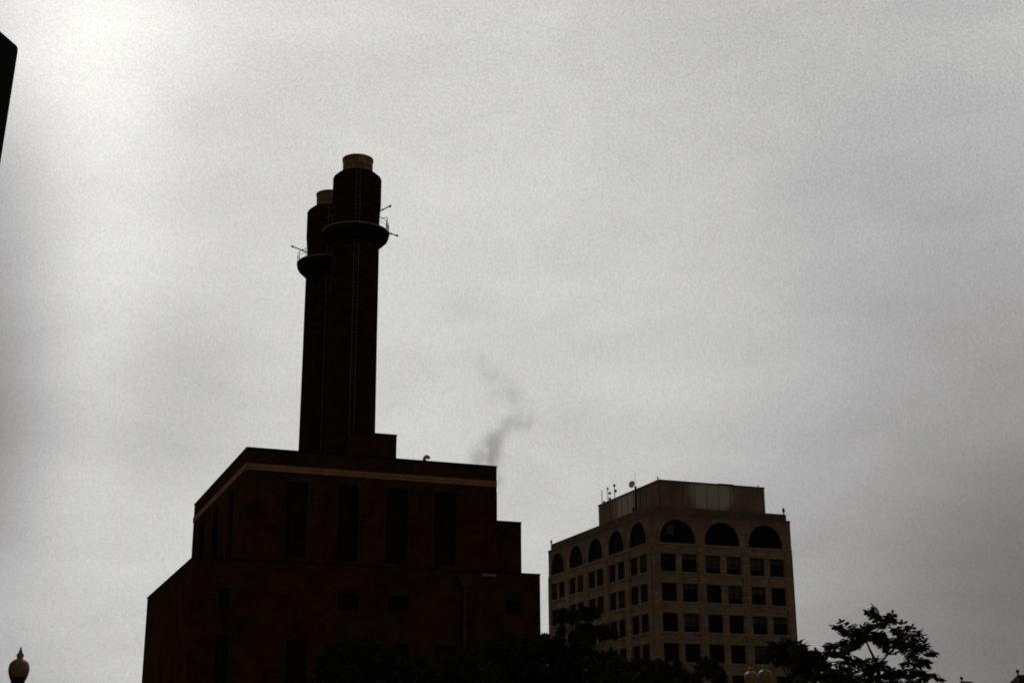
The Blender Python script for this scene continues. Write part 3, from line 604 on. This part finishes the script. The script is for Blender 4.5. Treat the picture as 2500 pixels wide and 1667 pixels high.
for i, (px, py, rp) in enumerate(root_c):
    py += 13 if py < 1560 else 4
    c = at(px, py, D1+random.uniform(-1.3, 1.3))-TV; out = (c-fork); out.z += .2; out.normalize()
    hb = min(hubs, key=lambda h: (h[0]-px)**2+(h[1]-py)**2)
    limb(cw, hb[2], c, .014, .006, .06)
    rosette(lf, c, out, 6 if rp > 20 else 5, rp/20*.29, .20, .064)
cw.build('trunk', M['bark'], T1); lf.build('crown', M['leaf'], T1)

def pin_tree(base, clusters, depth, label, nl=8, ln=.34, up_=1640):
    tb = at(*base, depth); root = empty('tree', (tb.x, tb.y, .1), label, 'tree', 'trees along the street'); V = Vector((tb.x, tb.y, .1)); cw, lf = MB(), MB()
    top = tb-V; cw.tube([(0, 0, 0), (.04, .05, top.z*.5), top], [.14, .10, .05], 8)
    for px, py, rp in clusters:
        c = at(px, py, depth+random.uniform(-1, 1))-V; out = c-top; out.z += .3; out.normalize(); limb(cw, top, c, .025, .008, .1); rosette(lf, c, out, nl-1, rp/20*ln, .2, .068)
    cw.build('trunk', M['bark'], root); lf.build('crown', M['leaf'], root)
pin_tree((1945, 1680), [(1905,1588,22),(1925,1582,20),(1945,1585,16),(1895,1602,22),(1920,1602,24),(1942,1605,22),(1962,1607,20),(1975,1600,14),(1985,1617,18),(2000,1614,16),(2008,1622,14),(1930,1622,22),(1955,1625,22),(1975,1630,18),(1905,1620,18),(1960,1640,14),(1998,1632,14)], 34, 'low spreading leafy tree in front of the right corner of the office block', ln=.29)
pin_tree((2010, 1690), [(1990,1658,14),(2010,1656,14),(2030,1654,14),(2048,1656,14),(2000,1662,20),(2030,1664,20),(1975,1662,18),(2060,1665,18),(1950,1668,18),(1930,1672,18)], 33, 'rusty-tinged low leafy tree filling the gap below the two taller ones', ln=.3)

# broad-leaved trees: leaves scattered through clumps that fill the crown
def leaf_cloud(mb, c, r, n, size):
    c = np.array(c); 
    d = rng.normal(size=(n, 3)); d /= np.linalg.norm(d, axis=1)[:, None]
    rad = r*(rng.random(n)**.45); nz = 1+.28*np.sin(d[:, 0]*5+c[0])*np.cos(d[:, 2]*6+c[1])+.15*rng.normal(size=n)
    p = c+d*(rad*nz)[:, None]*np.array([1, 1, .8])
    a = rng.normal(size=(n, 3)); a[:, 2] -= .4; a /= np.linalg.norm(a, axis=1)[:, None]
    b = np.cross(a, rng.normal(size=(n, 3))); b /= np.linalg.norm(b, axis=1)[:, None]
    s = size*(.6+.8*rng.random(n))
    for i in range(n):
        k = len(mb.v); P_ = p[i]; A = a[i]*s[i]; B = b[i]*s[i]*.32
        mb.v += [tuple(P_), tuple(P_+A*.5+B), tuple(P_+A), tuple(P_+A*.5-B)]; mb.f.append((k, k+1, k+2, k+3))
def broad_tree(base, depth, clumps, label, n=420, size=.24, material='leaf2', dz=2.0):
    tb = at(*base, depth); root = empty('tree', (tb.x, tb.y, .1), label, 'tree', 'trees along the street'); V = Vector((tb.x, tb.y, .1)); cw, lf = MB(), MB()
    top = tb-V; cw.tube([(0, 0, 0), (.1, .05, top.z*.45), top], [.26, .2, .1], 9)
    for px, py, rp in clumps:
        k_ = depth/F_PX; c = at(px, py, depth+random.uniform(-dz, dz))-V; limb(cw, top*random.uniform(.6, 1), c, .06, .015, .08)
        for j in range(5):
            cc = c+Vector(rng.normal(size=3))*rp*k_*.45; leaf_cloud(lf, cc, rp*k_*.62, n//5, size)
    cw.build('trunk', M['bark'], root); lf.build('crown', M[material], root)
def outline(pts, step, r, rows, drop):
    out = []
    for (x0, y0), (x1, y1) in zip(pts, pts[1:]):
        m_ = max(1, int(abs(x1-x0)/step))
        for i in range(m_):
            t = i/m_; x, y = x0+(x1-x0)*t, y0+(y1-y0)*t
            for k in range(rows): out.append((x+random.uniform(-9, 9), y+r*.8+k*drop+random.uniform(-5, 5), r*(1+.12*k)*random.uniform(.8, 1.15)))
    return out
broad_tree((880, 1700), 62, outline([(772, 1612), (800, 1585), (850, 1568), (905, 1560), (950, 1578), (990, 1600), (1020, 1612)], 26, 20, 4, 24), 'dark round-topped tree in front of the middle of the power station', 300, .2)
broad_tree((1080, 1720), 66, outline([(1000, 1620), (1040, 1604), (1090, 1600), (1140, 1590), (1180, 1580)], 28, 22, 3, 26), 'low dark tree between two fuller ones before the power station', 260, .26)
broad_tree((1290, 1700), 56, outline([(1165, 1590), (1200, 1560), (1260, 1548), (1310, 1556), (1345, 1556), (1400, 1552), (1440, 1560), (1480, 1580), (1510, 1598)], 22, 15, 6, 21)
   + [(1326, 1568, 10), (1331, 1556, 6), (1322, 1585, 14), (1336, 1576, 12), (1328, 1600, 18), (1320, 1625, 22), (1372, 1509, 8), (1388, 1501, 10), (1405, 1497, 11), (1425, 1489, 11), (1447, 1490, 10), (1402, 1509, 10), (1438, 1502, 9), (1376, 1498, 6), (1462, 1534, 8), (1480, 1538, 9), (1498, 1550, 9), (1435, 1533, 8), (1480, 1553, 9), (1415, 1535, 8), (1458, 1497, 7), (1370, 1538, 7), (1445, 1548, 10)],
   'largest dark tree, its loose top branches crossing the left face of the office block', 260, .17)
broad_tree((1590, 1720), 50, outline([(1490, 1600), (1520, 1606), (1570, 1612), (1620, 1614), (1660, 1636), (1690, 1640)], 24, 17, 4, 22) + [(1722, 1622, 13), (1742, 1620, 12), (1712, 1636, 14), (1735, 1640, 14), (1760, 1650, 12)], 'dark bushy tree under the front corner of the office block', 300, .16)
# ------------------------------------------------------------------ smoke drifting up behind the power station
YS = 178
pth = [(1190, 1165, 28, .9), (1186, 1130, 30, .9), (1192, 1105, 28, .95), (1206, 1078, 22, .95), (1222, 1052, 18, .85), (1246, 1034, 20, .75), (1275, 1026, 20, .6), (1288, 1006, 17, .55), (1268, 985, 22, .5), (1240, 962, 28, .34), (1205, 930, 32, .20), (1180, 890, 30, .14), (1219, 1172, 8, 1.2)]
pth = [tuple(p[i]*(1-t)+q[i]*t for i in range(4)) for p, q in zip(pth[:11], pth[1:12]) for t in (0, .33, .67)] + [pth[11]] + [(1219, 1172, 9, 1.3), (1217, 1152, 9, .9)]
S0 = onY(1230, 1050, YS); cpt = [(onY(a, b_, YS)-S0, r_*depth_of(onY(a, b_, YS))/F_PX, d_) for a, b_, r_, d_ in pth]
bm = bmesh.new()
for c, r_, d_ in cpt: bmesh.ops.create_icosphere(bm, subdivisions=2, radius=max(1.2, r_*2.0), matrix=Matrix.Translation(c))
sme = bpy.data.meshes.new('smoke'); bm.to_mesh(sme); bm.free()
SMm = bpy.data.materials.new('smoke'); SMm.use_nodes = True; T = SMm.node_tree; T.nodes.clear()
tcx = T.nodes.new('ShaderNodeTexCoord'); acc = None
def tm(op, a, b=None):
    n = T.nodes.new('ShaderNodeMath'); n.operation = op
    for i, v in enumerate((a, b)):
        if v is None: continue
        if isinstance(v, (int, float)): n.inputs[i].default_value = v
        else: T.links.new(v, n.inputs[i])
    return n.outputs[0]
for c, r_, d_ in cpt:
    n = T.nodes.new('ShaderNodeVectorMath'); n.operation = 'DISTANCE'; T.links.new(tcx.outputs['Object'], n.inputs[0]); n.inputs[1].default_value = c
    e_ = tm('EXPONENT', tm('MULTIPLY', tm('POWER', tm('DIVIDE', n.outputs['Value'], r_*1.08), 2.0), -1.0)); e_ = tm('MULTIPLY', e_, d_); acc = e_ if acc is None else tm('MAXIMUM', acc, e_)
nz = T.nodes.new('ShaderNodeTexNoise'); nz.inputs['Scale'].default_value = .42; nz.inputs['Detail'].default_value = 5; T.links.new(tcx.outputs['Object'], nz.inputs['Vector'])
dn = tm('MULTIPLY', acc, tm('MAXIMUM', tm('MULTIPLY', tm('SUBTRACT', nz.outputs[0], .36), 6.5), 0.0)); dn = tm('MULTIPLY', dn, .19)
pv = T.nodes.new('ShaderNodeVolumePrincipled'); pv.inputs['Color'].default_value = (.5, .49, .49, 1); T.links.new(dn, pv.inputs['Density'])
om = T.nodes.new('ShaderNodeOutputMaterial'); T.links.new(pv.outputs[0], om.inputs['Volume'])
sme.materials.append(SMm); o = bpy.data.objects.new('smoke', sme); COL.objects.link(o)
md = o.modifiers.new('remesh', 'REMESH'); md.mode = 'VOXEL'; md.voxel_size = .35
o.location = S0; o['kind'] = 'stuff'; tag(o, 'thin grey smoke wisp rising and bending behind the right end of the power station roof', 'smoke')
